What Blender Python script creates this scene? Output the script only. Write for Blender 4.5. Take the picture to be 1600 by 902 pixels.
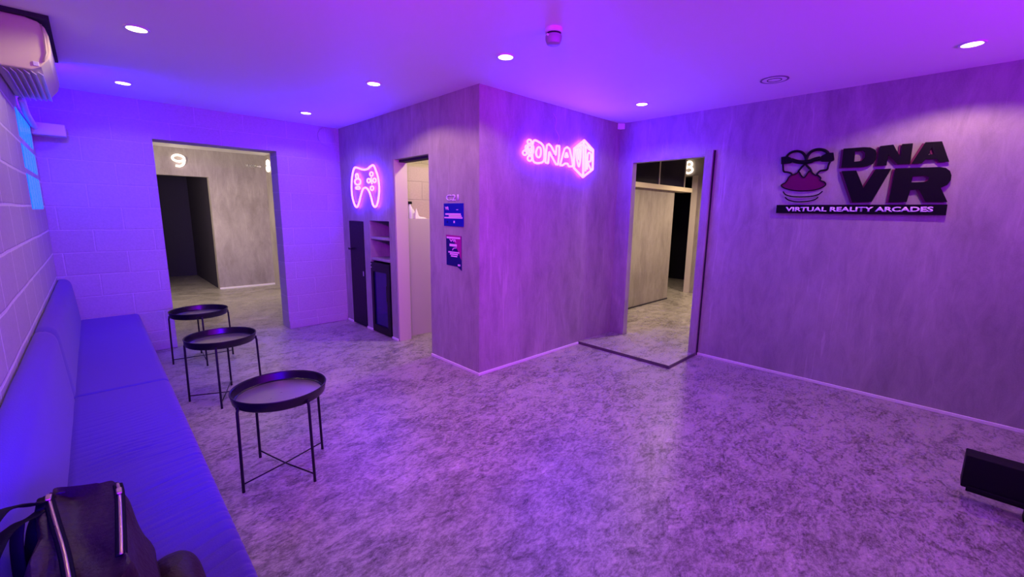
import bpy, bmesh, math, random
import numpy as np
from mathutils import Vector, Matrix, noise
random.seed(4)
for o in list(bpy.data.objects): bpy.data.objects.remove(o)
S = bpy.context.scene
COL = S.collection

# ------------------------------------------------------------------ camera
H = 1.45
YAW, PITCH, ROLL, FPX = 0.7993, 0.1716, 0.01376, 668.48
def basis():
    fw = Vector((math.cos(YAW)*math.cos(PITCH), math.sin(YAW)*math.cos(PITCH), -math.sin(PITCH)))
    r = Vector((math.sin(YAW), -math.cos(YAW), 0)); u = r.cross(fw)
    return r*math.cos(ROLL)+u*math.sin(ROLL), -r*math.sin(ROLL)+u*math.cos(ROLL), fw
R_, U_, F_ = basis()
cam = bpy.data.objects.new('camera', bpy.data.cameras.new('camera'))
COL.objects.link(cam)
cam.matrix_world = Matrix(((R_.x, U_.x, -F_.x, 0), (R_.y, U_.y, -F_.y, 0), (R_.z, U_.z, -F_.z, H), (0, 0, 0, 1)))
cam.data.sensor_width = 36; cam.data.lens = FPX/1600*36; cam.data.clip_start = .02
S.camera = cam

# ------------------------------------------------------------------ exposure, world, big lights
S.view_settings.view_transform = 'Standard'; S.view_settings.look = 'None'
S.view_settings.gamma = 1; S.view_settings.use_curve_mapping = False
S.view_settings.exposure = 0.0
W = bpy.data.worlds.new('world'); S.world = W; W.use_nodes = True
W.node_tree.nodes['Background'].inputs[0].default_value = (.02, .004, .05, 1)
W.node_tree.nodes['Background'].inputs[1].default_value = 1.0

VIOLET = (.36, .0, 1.0); BLUE = (.03, .0, 1.0); WARM = (1.0, .53, .46)
NEON_RGB = (3.8, .60, 80.0)
CYAN_RGB = (.0, .19, 1.8)
def area(name, loc, target, size, power, color, size_y=None, spread=None):
    l = bpy.data.lights.new(name, 'AREA'); l.energy = power; l.color = color; l.size = size
    if size_y: l.shape = 'RECTANGLE'; l.size_y = size_y
    if spread: l.spread = spread
    o = bpy.data.objects.new(name, l); COL.objects.link(o); o.location = loc
    o.rotation_euler = (Vector(target)-Vector(loc)).to_track_quat('-Z', 'Y').to_euler()
    return o
def spot(name, loc, power, color, cone=115, blend=.6, rad=.05, target=None):
    l = bpy.data.lights.new(name, 'SPOT'); l.energy = power; l.color = color
    l.spot_size = math.radians(cone); l.spot_blend = blend; l.shadow_soft_size = rad
    o = bpy.data.objects.new(name, l); COL.objects.link(o); o.location = loc
    if target: o.rotation_euler = (Vector(target)-Vector(loc)).to_track_quat('-Z', 'Y').to_euler()
    return o
# unseen violet and blue fill lamps, added to colour the room; no fixtures
area('added_violet_fill_behind', (2.2, -1.9, 1.7), (2.3, .2, 2.49), 3.6, 88, VIOLET, .12, math.radians(125))
area('added_violet_fill_low', (1.2, -1.8, .9), (1.6, 3.0, .8), 2.0, 16, VIOLET, .12)
area('added_violet_fill_left', (-.22, .5, 2.0), (2.2, 3.6, 1.1), .9, 52, (.48, .0, 1.0), .10, math.radians(86))  # added violet fill for the far floor and block side
area('added_blue_fill_left', (-.1, .5, 1.1), (.4, 5.6, .35), .8, 17, BLUE, .10, math.radians(56))  # added blue fill for the bench and lower back wall
area('added_blue_fill_behind_air_conditioner', (-.16, 4.63, 2.30), (.6, 5.6, 1.6), .20, 30, BLUE, .05)  # unseen blue fill added to tint the back left corner

# ------------------------------------------------------------------ room numbers
XL, XR, YF, XB, YB, ZC = -.29, 4.483, 2.855, 2.374, 5.655, 2.493

# ------------------------------------------------------------------ materials
def mat(name, color=(.5, .5, .5), rough=.5, metal=0, emit=None, estr=1, bump=None, spec=None, coat=0, sheen=0):
    m = bpy.data.materials.new(name); m.use_nodes = True
    n = m.node_tree.nodes; b = n['Principled BSDF']
    b.inputs['Base Color'].default_value = (*color, 1); b.inputs['Roughness'].default_value = rough
    b.inputs['Metallic'].default_value = metal
    if spec is not None: b.inputs['Specular IOR Level'].default_value = spec
    b.inputs['Coat Weight'].default_value = coat
    b.inputs['Sheen Weight'].default_value = sheen
    if emit:
        b.inputs['Emission Color'].default_value = (*emit, 1); b.inputs['Emission Strength'].default_value = estr
    # every surface carries a faint procedural variation
    L = m.node_tree.links
    tc = n.new('ShaderNodeTexCoord'); nz = n.new('ShaderNodeTexNoise')
    nz.inputs['Scale'].default_value = bump[0] if bump else 35; nz.inputs['Detail'].default_value = 4
    L.new(tc.outputs['Object'], nz.inputs['Vector'])
    mr = n.new('ShaderNodeMapRange'); mr.inputs['To Min'].default_value = max(0, rough-.06); mr.inputs['To Max'].default_value = min(1, rough+.06)
    L.new(nz.outputs['Fac'], mr.inputs['Value']); L.new(mr.outputs['Result'], b.inputs['Roughness'])
    if bump:
        bp = n.new('ShaderNodeBump'); bp.inputs['Strength'].default_value = bump[1]; bp.inputs['Distance'].default_value = bump[2] if len(bump) > 2 else .004
        L.new(nz.outputs['Fac'], bp.inputs['Height']); L.new(bp.outputs['Normal'], b.inputs['Normal'])
    return m
class NT:
    def __init__(s, m): s.t = m.node_tree; s.n = s.t.nodes; s.l = s.t.links; s.b = s.n['Principled BSDF']
    def add(s, typ, **kw):
        x = s.n.new(typ)
        for k, v in kw.items():
            if k.startswith('_'): setattr(x, k[1:], v)
            else: x.inputs[k.replace('__', ' ')].default_value = v
        return x
def ramp(nt, src, stops):
    r = nt.n.new('ShaderNodeValToRGB'); e = r.color_ramp.elements
    while len(e) < len(stops): e.new(.5)
    for i, (p, c) in enumerate(stops): e[i].position = p; e[i].color = (c[0], c[1], c[2], 1)
    nt.l.new(src, r.inputs[0]); return r.outputs[0]
def microcement(name, dark, light, rough=.55, streak=(1, 1, .35), bump=.35, seed=0):
    m = bpy.data.materials.new(name); m.use_nodes = True; nt = NT(m)
    tc = nt.add('ShaderNodeTexCoord')
    mp = nt.add('ShaderNodeMapping'); mp.inputs['Scale'].default_value = streak; mp.inputs['Location'].default_value = (seed, seed*2, 0)
    nt.l.new(tc.outputs['Object'], mp.inputs['Vector'])
    a = nt.add('ShaderNodeTexNoise', Scale=2.2, Detail=8, Roughness=.62, Distortion=.6)
    b2 = nt.add('ShaderNodeTexNoise', Scale=9.0, Detail=9, Roughness=.7, Distortion=.5)
    c = nt.add('ShaderNodeTexNoise', Scale=120.0, Detail=3, Roughness=.6)
    for k in (a, b2): nt.l.new(mp.outputs[0], k.inputs['Vector'])
    nt.l.new(tc.outputs['Object'], c.inputs['Vector'])
    mx = nt.add('ShaderNodeMath', _operation='MULTIPLY_ADD'); mx.inputs[1].default_value = .5
    nt.l.new(b2.outputs['Fac'], mx.inputs[0])
    h = nt.add('ShaderNodeMath', _operation='MULTIPLY'); h.inputs[1].default_value = .5
    nt.l.new(a.outputs['Fac'], h.inputs[0]); nt.l.new(h.outputs[0], mx.inputs[2])
    g = nt.add('ShaderNodeMath', _operation='MULTIPLY_ADD'); g.inputs[1].default_value = .12
    nt.l.new(c.outputs['Fac'], g.inputs[0]); nt.l.new(mx.outputs[0], g.inputs[2])
    mid = tuple((x+y)/2 for x, y in zip(dark, light))
    base = ramp(nt, g.outputs[0], [(.42, dark), (.55, mid), (.70, light)])
    m2 = nt.add('ShaderNodeMapping'); m2.inputs['Scale'].default_value = (16, 16, 1.1); m2.inputs['Rotation'].default_value = (.12, .12, 0)
    nt.l.new(tc.outputs['Object'], m2.inputs['Vector'])
    sc = nt.add('ShaderNodeTexNoise', Scale=1.6, Detail=4, Roughness=.6, Distortion=.8); nt.l.new(m2.outputs[0], sc.inputs['Vector'])
    msk = nt.add('ShaderNodeMapRange'); msk.inputs['From Min'].default_value = .56; msk.inputs['From Max'].default_value = .68; msk.inputs['To Max'].default_value = .5
    nt.l.new(sc.outputs['Fac'], msk.inputs['Value'])
    pm = nt.add('ShaderNodeMath', _operation='MULTIPLY'); pr = nt.add('ShaderNodeMapRange'); pr.inputs['From Min'].default_value = .45; pr.inputs['From Max'].default_value = .62
    nt.l.new(a.outputs['Fac'], pr.inputs['Value']); nt.l.new(msk.outputs[0], pm.inputs[0]); nt.l.new(pr.outputs[0], pm.inputs[1])
    mc = nt.add('ShaderNodeMix', _data_type='RGBA'); mc.inputs[7].default_value = (*[min(1, v*1.35) for v in light], 1)
    nt.l.new(pm.outputs[0], mc.inputs[0]); nt.l.new(base, mc.inputs[6]); nt.l.new(mc.outputs[2], nt.b.inputs['Base Color'])
    nt.b.inputs['Roughness'].default_value = rough
    bp = nt.add('ShaderNodeBump', Strength=bump, Distance=.01)
    nt.l.new(g.outputs[0], bp.inputs['Height']); nt.l.new(bp.outputs['Normal'], nt.b.inputs['Normal'])
    return m
def blockwork(name, col, mortar, axis, rough=.6, zoff=0.0, msize=.007):
    """painted concrete blocks, courses .21 m, bricks .44 m; axis = horizontal world axis of the wall"""
    m = bpy.data.materials.new(name); m.use_nodes = True; nt = NT(m)
    tc = nt.add('ShaderNodeTexCoord'); sp = nt.add('ShaderNodeSeparateXYZ'); cb = nt.add('ShaderNodeCombineXYZ')
    nt.l.new(tc.outputs['Object'], sp.inputs[0])
    nt.l.new(sp.outputs[axis], cb.inputs['X'])
    ad = nt.add('ShaderNodeMath', _operation='ADD'); ad.inputs[1].default_value = zoff
    nt.l.new(sp.outputs['Z'], ad.inputs[0]); nt.l.new(ad.outputs[0], cb.inputs['Y'])
    wob = nt.add('ShaderNodeTexNoise', Scale=3.0, Detail=2)
    nt.l.new(tc.outputs['Object'], wob.inputs['Vector'])
    vm = nt.add('ShaderNodeVectorMath', _operation='MULTIPLY_ADD'); vm.inputs[1].default_value = (.012, .012, 0)
    nt.l.new(wob.outputs['Color'], vm.inputs[0]); nt.l.new(cb.outputs[0], vm.inputs[2])
    br = nt.add('ShaderNodeTexBrick', Scale=1.0)
    br.inputs['Brick Width'].default_value = .44; br.inputs['Row Height'].default_value = .21
    br.inputs['Mortar Size'].default_value = msize; br.inputs['Mortar Smooth'].default_value = .6
    br.inputs['Color1'].default_value = (*col, 1); br.inputs['Color2'].default_value = (*[c*.93 for c in col], 1)
    br.inputs['Mortar'].default_value = (*mortar, 1)
    nt.l.new(vm.outputs[0], br.inputs['Vector'])
    fine = nt.add('ShaderNodeTexNoise', Scale=60.0, Detail=5, Roughness=.7)
    nt.l.new(tc.outputs['Object'], fine.inputs['Vector'])
    mixc = nt.add('ShaderNodeMix', _data_type='RGBA', _blend_type='MULTIPLY'); mixc.inputs[0].default_value = .35
    nt.l.new(br.outputs['Color'], mixc.inputs[6]); nt.l.new(fine.outputs['Fac'], mixc.inputs[7])
    nt.l.new(mixc.outputs[2], nt.b.inputs['Base Color'])
    hh = nt.add('ShaderNodeMath', _operation='MULTIPLY_ADD'); hh.inputs[1].default_value = -.8
    nt.l.new(br.outputs['Fac'], hh.inputs[0])
    f2 = nt.add('ShaderNodeMath', _operation='MULTIPLY'); f2.inputs[1].default_value = .3
    nt.l.new(fine.outputs['Fac'], f2.inputs[0]); nt.l.new(f2.outputs[0], hh.inputs[2])
    bp = nt.add('ShaderNodeBump', Strength=.6, Distance=.006)
    nt.l.new(hh.outputs[0], bp.inputs['Height']); nt.l.new(bp.outputs['Normal'], nt.b.inputs['Normal'])
    nt.b.inputs['Roughness'].default_value = rough
    return m
def floor_material():
    m = bpy.data.materials.new('polished_concrete'); m.use_nodes = True; nt = NT(m)
    tc = nt.add('ShaderNodeTexCoord')
    mp = nt.add('ShaderNodeMapping'); mp.inputs['Rotation'].default_value = (0, 0, math.radians(-35)); mp.inputs['Scale'].default_value = (1, 1.7, 1)
    nt.l.new(tc.outputs['Object'], mp.inputs['Vector'])
    a = nt.add('ShaderNodeTexNoise', Scale=1.6, Detail=9, Roughness=.68, Distortion=1.2)
    b2 = nt.add('ShaderNodeTexNoise', Scale=9.0, Detail=12, Roughness=.78, Distortion=.9)
    nt.l.new(mp.outputs[0], a.inputs['Vector']); nt.l.new(mp.outputs[0], b2.inputs['Vector'])
    c = nt.add('ShaderNodeTexNoise', Scale=38.0, Detail=8, Roughness=.8)
    nt.l.new(mp.outputs[0], c.inputs['Vector'])
    s1 = nt.add('ShaderNodeMath', _operation='MULTIPLY'); s1.inputs[1].default_value = .17
    nt.l.new(a.outputs['Fac'], s1.inputs[0])
    s2 = nt.add('ShaderNodeMath', _operation='MULTIPLY_ADD'); s2.inputs[1].default_value = .42
    nt.l.new(b2.outputs['Fac'], s2.inputs[0]); nt.l.new(s1.outputs[0], s2.inputs[2])
    s3 = nt.add('ShaderNodeMath', _operation='MULTIPLY_ADD'); s3.inputs[1].default_value = .41
    nt.l.new(c.outputs['Fac'], s3.inputs[0]); nt.l.new(s2.outputs[0], s3.inputs[2])
    nt.l.new(ramp(nt, s3.outputs[0], [(.41, (.075, .066, .060)), (.50, (.29, .265, .245)), (.585, (.62, .57, .53))]), nt.b.inputs['Base Color'])
    rr = nt.add('ShaderNodeMapRange'); rr.inputs['From Min'].default_value = .35; rr.inputs['From Max'].default_value = .65
    rr.inputs['To Min'].default_value = .40; rr.inputs['To Max'].default_value = .20
    nt.l.new(s3.outputs[0], rr.inputs['Value']); nt.l.new(rr.outputs[0], nt.b.inputs['Roughness'])
    bp = nt.add('ShaderNodeBump', Strength=.5, Distance=.006)
    nt.l.new(s3.outputs[0], bp.inputs['Height']); nt.l.new(bp.outputs['Normal'], nt.b.inputs['Normal'])
    return m

M = {}
M['floor'] = floor_material()
M['cement'] = microcement('wall_microcement', (.24, .225, .215), (.40, .375, .36), .5)
M['cement_far'] = microcement('far_room_microcement', (.24, .21, .19), (.40, .36, .33), .6, seed=5)
M['ceiling'] = mat('ceiling_paint', (.80, .79, .78), .6, bump=(8, .05))
M['blocks_left'] = blockwork('painted_blocks_left', (.60, .56, .54), (.88, .84, .82), 'Y', msize=.011)
M['blocks_back'] = blockwork('painted_blocks_back', (.52, .47, .50), (.60, .55, .57), 'X')
M['toilet_blocks'] = blockwork('cream_blocks', (.62, .52, .40), (.50, .42, .33), 'X', zoff=.07)
M['white_paint'] = mat('white_trim_paint', (.78, .76, .74), .4)
M['frame_paint'] = mat('door_lining_paint', (.42, .40, .39), .5)
M['cream'] = mat('cream_board', (.80, .70, .52), .5)
M['black_metal'] = mat('black_powder_coat', (.012, .012, .014), .38, .3, bump=(200, .1))
M['black_satin'] = mat('black_satin_tray', (.006, .005, .007), .30, 0)
M['tray_floor'] = mat('dark_polished_tray_floor', (.50, .45, .44), .30, .9)
M['fabric'] = mat('blue_violet_upholstery', (.05, .010, .30), .75, bump=(220, .35, .002), sheen=.2)
M['seam'] = mat('dark_seam_thread', (.03, .025, .08), .9)
M['black_gloss'] = mat('black_gloss', (.003, .003, .006), .3, spec=.2)
M['dark_glass'] = mat('dark_glass', (.006, .004, .03), .06, spec=.35)
M['black_matt'] = mat('black_matt', (.006, .005, .010), .6, spec=.15)
M['black_door'] = mat('black_door_paint', (.004, .004, .012), .4, spec=.2)
M['ac_plastic'] = mat('aged_white_plastic', (.62, .60, .36), .45)
M['ac_louver'] = mat('louver_plastic', (.62, .62, .70), .3)
M['dark_gap_and_shade'] = mat('dark_recess_and_shade', (.02, .015, .03), .8)  # dark parts, plus painted shade above the air conditioner and beside the lining
M['leather'] = mat('oxblood_leather', (.020, .004, .009), .46, bump=(70, .7, .004), spec=.25)
M['strap'] = mat('black_webbing', (.004, .004, .005), .7, bump=(150, .4, .002), spec=.08)
M['brass'] = mat('brass_zip', (.75, .55, .35), .3, 1)
M['white_plastic'] = mat('white_plastic', (.75, .73, .74), .4)
M['steel'] = mat('brushed_steel', (.6, .6, .62), .3, 1)
M['sign_black'] = mat('sign_black_acrylic', (.004, .003, .006), .5, spec=.15)
M['sign_plum'] = mat('sign_plum_acrylic', (.16, .010, .09), .4)
M['sign_magenta'] = mat('sign_magenta_acrylic', (.13, .002, .07), .4, spec=.2)
M['sign_white'] = mat('sign_white_vinyl', (.85, .8, .85), .4)
M['neon'] = mat('neon_tube', (.9, .6, .9), .4, emit=NEON_RGB, estr=1)
M['acrylic'] = mat('clear_backer', (.10, .06, .20), .15)
M['number_light'] = mat('lit_number', (1, 1, 1), .4, emit=(1.0, .84, .66), estr=2.2)
M['lamp'] = mat('downlight_diffuser', (1, 1, 1), .4, emit=(1.0, .80, .52), estr=9)
M['glass_block'] = mat('lit_glass_block', (.0, .10, .3), .12, emit=CYAN_RGB, estr=1.0, bump=(22, .8, .02))
M['screen_blue'] = mat('poster_blue', (.006, .006, .30), .4, spec=.2)
M['poster_plum'] = mat('poster_plum', (.35, .004, .22), .4, spec=.2)
M['poster_navy'] = mat('poster_navy', (.010, .004, .12), .4, spec=.2)
M['poster_pink'] = mat('poster_pink_print', (.85, .40, .75), .5)
M['poster_peach'] = mat('poster_peach_print', (.85, .6, .6), .5)
M['paint_raised'] = mat('raised_white_letters', (.66, .56, .75), .4)
M['cloth_white'] = mat('white_cloth', (.78, .76, .70), .8, bump=(40, .4))

# ------------------------------------------------------------------ mesh helpers
class MB:
    def __init__(s): s.bm = bmesh.new()
    def face_box(s, x0, x1, y0, y1, z0, z1):
        v = [s.bm.verts.new(p) for p in ((x0, y0, z0), (x1, y0, z0), (x1, y1, z0), (x0, y1, z0), (x0, y0, z1), (x1, y0, z1), (x1, y1, z1), (x0, y1, z1))]
        for f in ((3, 2, 1, 0), (4, 5, 6, 7), (0, 1, 5, 4), (1, 2, 6, 5), (2, 3, 7, 6), (3, 0, 4, 7)): s.bm.faces.new([v[i] for i in f])
        return s
    box = face_box
    def rbox(s, x0, x1, y0, y1, z0, z1, r=.01, seg=3):
        t = bmesh.new(); v = [t.verts.new(p) for p in ((x0, y0, z0), (x1, y0, z0), (x1, y1, z0), (x0, y1, z0), (x0, y0, z1), (x1, y0, z1), (x1, y1, z1), (x0, y1, z1))]
        for f in ((3, 2, 1, 0), (4, 5, 6, 7), (0, 1, 5, 4), (1, 2, 6, 5), (2, 3, 7, 6), (3, 0, 4, 7)): t.faces.new([v[i] for i in f])
        bmesh.ops.bevel(t, geom=t.edges[:], offset=r, segments=seg, profile=.5, affect='EDGES')
        me = bpy.data.meshes.new('tmp'); t.to_mesh(me); t.free(); s.bm.from_mesh(me); bpy.data.meshes.remove(me); return s
    def tube(s, pts, r, seg=10, closed=False, flat=None):
        P = [Vector(p) for p in pts]; n = len(P); rings = []
        for i, p in enumerate(P):
            a = P[(i-1) % n] if (closed or i > 0) else p; b = P[(i+1) % n] if (closed or i < n-1) else p
            d = (b-a).normalized() if (b-a).length > 1e-9 else Vector((0, 0, 1))
            ref = Vector((0, 0, 1)) if abs(d.z) < .9 else Vector((1, 0, 0))
            u = d.cross(ref).normalized(); w = u.cross(d)
            if rings and 'pu' in s.__dict__:
                u = (s.pu - d*s.pu.dot(d)).normalized() if (s.pu - d*s.pu.dot(d)).length > 1e-4 else u; w = u.cross(d)
            s.pu = u
            rr = r[i] if isinstance(r, (list, tuple)) else r
            fl = flat if flat else 1
            rings.append([s.bm.verts.new(p+u*math.cos(t)*rr+w*math.sin(t)*rr*fl) for t in [2*math.pi*k/seg for k in range(seg)]])
        if hasattr(s, 'pu'): del s.pu
        m = n if closed else n-1
        for i in range(m):
            A, B = rings[i], rings[(i+1) % n]
            for k in range(seg): s.bm.faces.new((A[k], A[(k+1) % seg], B[(k+1) % seg], B[k]))
        if not closed: s.bm.faces.new(rings[0][::-1]); s.bm.faces.new(rings[-1])
        return s
    def lathe(s, prof, c=(0, 0, 0), seg=48, cap=True):
        rings = [[s.bm.verts.new((c[0]+r*math.cos(2*math.pi*k/seg), c[1]+r*math.sin(2*math.pi*k/seg), c[2]+z)) for k in range(seg)] for r, z in prof]
        for A, B in zip(rings, rings[1:]):
            for k in range(seg): s.bm.faces.new((A[k], A[(k+1) % seg], B[(k+1) % seg], B[k]))
        if cap: s.bm.faces.new(rings[0][::-1]); s.bm.faces.new(rings[-1])
        return s
    def prism(s, poly, vec, holes=()):
        """polygon (3-d points) extruded along vec, with holes"""
        vec = Vector(vec); loops = [poly]+list(holes); edges = []; allv = []
        for lp in loops:
            vs = [s.bm.verts.new(p) for p in lp]; allv.append(vs)
            for i in range(len(vs)): edges.append(s.bm.edges.new((vs[i], vs[(i+1) % len(vs)])))
        if holes:
            res = bmesh.ops.triangle_fill(s.bm, use_beauty=True, use_dissolve=False, edges=edges)
            faces = [g for g in res['geom'] if isinstance(g, bmesh.types.BMFace)]
        else: faces = [s.bm.faces.new(allv[0])]
        ex = bmesh.ops.extrude_face_region(s.bm, geom=faces, use_keep_orig=True)
        nv = [g for g in ex['geom'] if isinstance(g, bmesh.types.BMVert)]
        bmesh.ops.translate(s.bm, verts=nv, vec=vec); return s
    def build(s, name, m, parent=None, smooth=False, bevel=0, weld=True):
        if weld: bmesh.ops.remove_doubles(s.bm, verts=s.bm.verts, dist=1e-6)
        bmesh.ops.recalc_face_normals(s.bm, faces=s.bm.faces)
        off = Vector((0, 0, 0)); p = parent
        while p is not None: off += p.location; p = p.parent
        bmesh.ops.translate(s.bm, verts=s.bm.verts, vec=-off)
        me = bpy.data.meshes.new(name); s.bm.to_mesh(me); s.bm.free()
        if isinstance(m, (list, tuple)):
            for k in m: me.materials.append(k)
        else: me.materials.append(m)
        if smooth:
            for f in me.polygons: f.use_smooth = True
        o = bpy.data.objects.new(name, me); COL.objects.link(o); o.parent = parent
        if bevel:
            b = o.modifiers.new('bevel', 'BEVEL'); b.width = bevel; b.segments = 2; b.limit_method = 'ANGLE'
        if smooth == 'auto':
            for f in me.polygons: f.use_smooth = True
            o.modifiers.new('wn', 'WEIGHTED_NORMAL') if False else None
            me.set_sharp_from_angle(angle=math.radians(40))
        return o
def tag(o, label=None, cat=None, group=None, kind=None):
    if label: o['label'] = label
    if cat: o['category'] = cat
    if group: o['group'] = group
    if kind: o['kind'] = kind
    return o
def thing(name, label, cat, loc=(0, 0, 0), group=None):
    o = bpy.data.objects.new(name, None); COL.objects.link(o); o.location = loc; o.empty_display_size = .1
    return tag(o, label, cat, group)
def struct(o, label=None): return tag(o, label, None, None, 'structure')
def snap(root, z=0.0, rz=0.0): root.rotation_euler.z = rz
def ray(px, py):
    d = R_*((px-800)/FPX) - U_*((py-451)/FPX) + F_; return d
O_ = Vector((0, 0, H))
def onX(px, py, X): r = ray(px, py); return O_ + r*(X/r.x)
def onY(px, py, Y): r = ray(px, py); return O_ + r*(Y/r.y)
def bez(pts, n=8, closed=False):
    """Catmull-Rom through points"""
    P = [Vector(p) for p in pts]; N = len(P); out = []
    rng = N if closed else N-1
    for i in range(rng):
        p0 = P[(i-1) % N] if closed or i > 0 else P[i]; p1 = P[i]; p2 = P[(i+1) % N]; p3 = P[(i+2) % N] if closed or i+2 < N else P[(i+1) % N]
        for k in range(n):
            t = k/n; out.append(.5*((2*p1)+(-p0+p2)*t+(2*p0-5*p1+4*p2-p3)*t*t+(-p0+3*p1-3*p2+p3)*t**3))
    if not closed: out.append(P[-1])
    return out
def text_obj(name, body, org, xdir, width, height, depth, m, parent=None, offset=.0, shear=0, upd=Vector((0, 0, 1))):
    """letters fitted in width x height; org = lower-left corner, facing xdir x up"""
    cu = bpy.data.curves.new('txt', 'FONT'); cu.body = body; cu.offset = offset; cu.shear = shear; cu.resolution_u = 4
    to = bpy.data.objects.new('txt', cu); COL.objects.link(to)
    dg = bpy.context.evaluated_depsgraph_get(); dg.update()
    me = bpy.data.meshes.new_from_object(to.evaluated_get(dg))
    bpy.data.objects.remove(to); bpy.data.curves.remove(cu)
    b = MB(); b.bm.from_mesh(me); bpy.data.meshes.remove(me)
    xs = [v.co.x for v in b.bm.verts]; ys = [v.co.y for v in b.bm.verts]
    xdir = Vector(xdir).normalized(); nrm = xdir.cross(upd)
    for v in b.bm.verts:
        u = (v.co.x-min(xs))/(max(xs)-min(xs))*width; w = (v.co.y-min(ys))/(max(ys)-min(ys))*height
        v.co = Vector(org)+xdir*u+upd*w
    bmesh.ops.remove_doubles(b.bm, verts=b.bm.verts, dist=1e-5)
    ex = bmesh.ops.extrude_face_region(b.bm, geom=b.bm.faces[:], use_keep_orig=True)
    bmesh.ops.translate(b.bm, verts=[g for g in ex['geom'] if isinstance(g, bmesh.types.BMVert)], vec=nrm*depth)
    return b.build(name, m, parent)

# ------------------------------------------------------------------ structure
def wall_span(b, axis, p0, p1, s0, s1, z0, z1, openings):
    """box wall: thickness p0..p1 across, span s0..s1, openings = (a, b, zlow, zhigh)"""
    def bx(a, c, u, v):
        if c-a < 1e-4 or v-u < 1e-4: return
        if axis == 'X': b.box(a, c, p0, p1, u, v)
        else: b.box(p0, p1, a, c, u, v)
    cur = s0
    for (a, c, zl, zh) in sorted(openings):
        bx(cur, a, z0, z1); bx(a, c, z0, zl); bx(a, c, zh, z1); cur = c
    bx(cur, s1, z0, z1)
WZ = ZC
struct(MB().box(XL-.4, 10.4, -2.3, 12.6, -.12, 0).build('floor', M['floor']))
struct(MB().box(XL-.4, 10.4, -2.3, 12.6, ZC, ZC+.12).build('ceiling', M['ceiling']))
# left wall with the opening of the glass-block window
GY0, GY1, GZ0, GZ1 = 4.46, 5.44, 1.44, 2.115
b = MB(); wall_span(b, 'Y', XL-.25, XL, -2.1, YB+.258, 0, WZ, [(GY0, GY1, GZ0, GZ1)])
struct(b.build('wall_left', M['blocks_left'], weld=False))
# back wall with the wide opening to room 9
b = MB(); wall_span(b, 'X', YB, YB+.258, XL, XB+.6, 0, WZ, [(.509, 1.629, 0, 2.14)])
struct(b.build('wall_back', M['blocks_back'], weld=False))
# centre block, its left side with doorway, niche and cupboard openings
NZ = 1.354
b = MB(); wall_span(b, 'Y', XB, XB+.15, YF, YB, 0, WZ, [(3.612, 4.29, 0, 2.01), (4.425, 4.90, 0, NZ), (5.06, 5.47, 0, 1.342)])
# niche linings behind the openings
for (a, c, h) in ((4.425, 4.90, NZ), (5.06, 5.47, 1.342)):
    b.box(XB+.15, XB+.50, a-.02, a, 0, h+.02); b.box(XB+.15, XB+.50, c, c+.02, 0, h+.02)
    b.box(XB+.15, XB+.50, a, c, h, h+.02); b.box(XB+.48, XB+.50, a, c, 0, h)
struct(b.build('wall_center_side', M['cement'], weld=False))
b = MB(); wall_span(b, 'X', YF, YF+.15, XB+.15, XR, 0, WZ, [])
struct(b.build('wall_center_front', M['cement'], weld=False))
b = MB(); wall_span(b, 'Y', XR, XR+.08, -2.1, 5.9, 0, WZ, [(1.845, 2.672, 0, 2.05)])
struct(b.build('wall_right', M['cement'], weld=False))
struct(MB().box(XL, XR, -2.25, -2.1, 0, WZ).build('wall_behind', M['cement']))
# room 9 beyond the opening
b = MB(); b.box(-1.0, -.85, YB+.258, 12.0, 0, WZ); b.box(-.85, XL-.25, YB+.1, YB+.258, 0, WZ)
b.box(2.5, 2.65, YB+.258, 9.42, 0, WZ)
wall_span(b, 'X', 9.42, 9.57, -.85, 2.65, 0, WZ, [(-.4, 1.57, 0, 2.03)])
struct(b.build('wall_far_room', M['cement_far'], weld=False))
M['dark_room_shade'] = mat('painted_room_darkness', (.020, .015, .032), .7)  # near-black colour carries the darkness of the unlit rooms beyond
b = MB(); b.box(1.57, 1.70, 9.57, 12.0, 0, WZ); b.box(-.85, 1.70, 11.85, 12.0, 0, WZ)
struct(b.build('wall_far_dark_room', M['dark_room_shade'], weld=False))
# toilet: block wall above a boxed-in ledge
b = MB(); b.box(XB+.15, XR, 4.50, 4.60, 1.385, WZ); b.box(XB+.50, XR, 4.50, 4.60, 0, 1.385)
struct(b.build('wall_toilet', M['toilet_blocks'], weld=False))
b = MB(); b.box(XB+.15, XR, 4.375, 4.402, 0, 1.385); b.box(XB+.15, XR, 4.402, 4.50, 1.376, 1.385)
struct(b.build('wall_toilet_boxing', mat('boxing_paint', (.50, .45, .40), .5)))
# right-hand room behind the narrow door
b = MB(); b.box(XR+.08, 7.10, 3.40, 3.52, .025, 1.872)
struct(b.build('wall_right_room_partition', M['cement_far'], weld=False))
b = MB(); wall_span(b, 'Y', 8.0, 8.25, .8, 4.6, 0, WZ, [(3.50, 4.4, 0, 2.19)])
b.box(XR+.08, 8.25, .65, .8, 0, WZ)
struct(b.build('wall_right_room_far', M['cement_far'], weld=False))
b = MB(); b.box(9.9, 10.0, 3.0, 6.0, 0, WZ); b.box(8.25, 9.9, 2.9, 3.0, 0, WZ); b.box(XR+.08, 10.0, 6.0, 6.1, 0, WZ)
struct(b.build('wall_right_room_dark', M['dark_room_shade'], weld=False))
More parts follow.
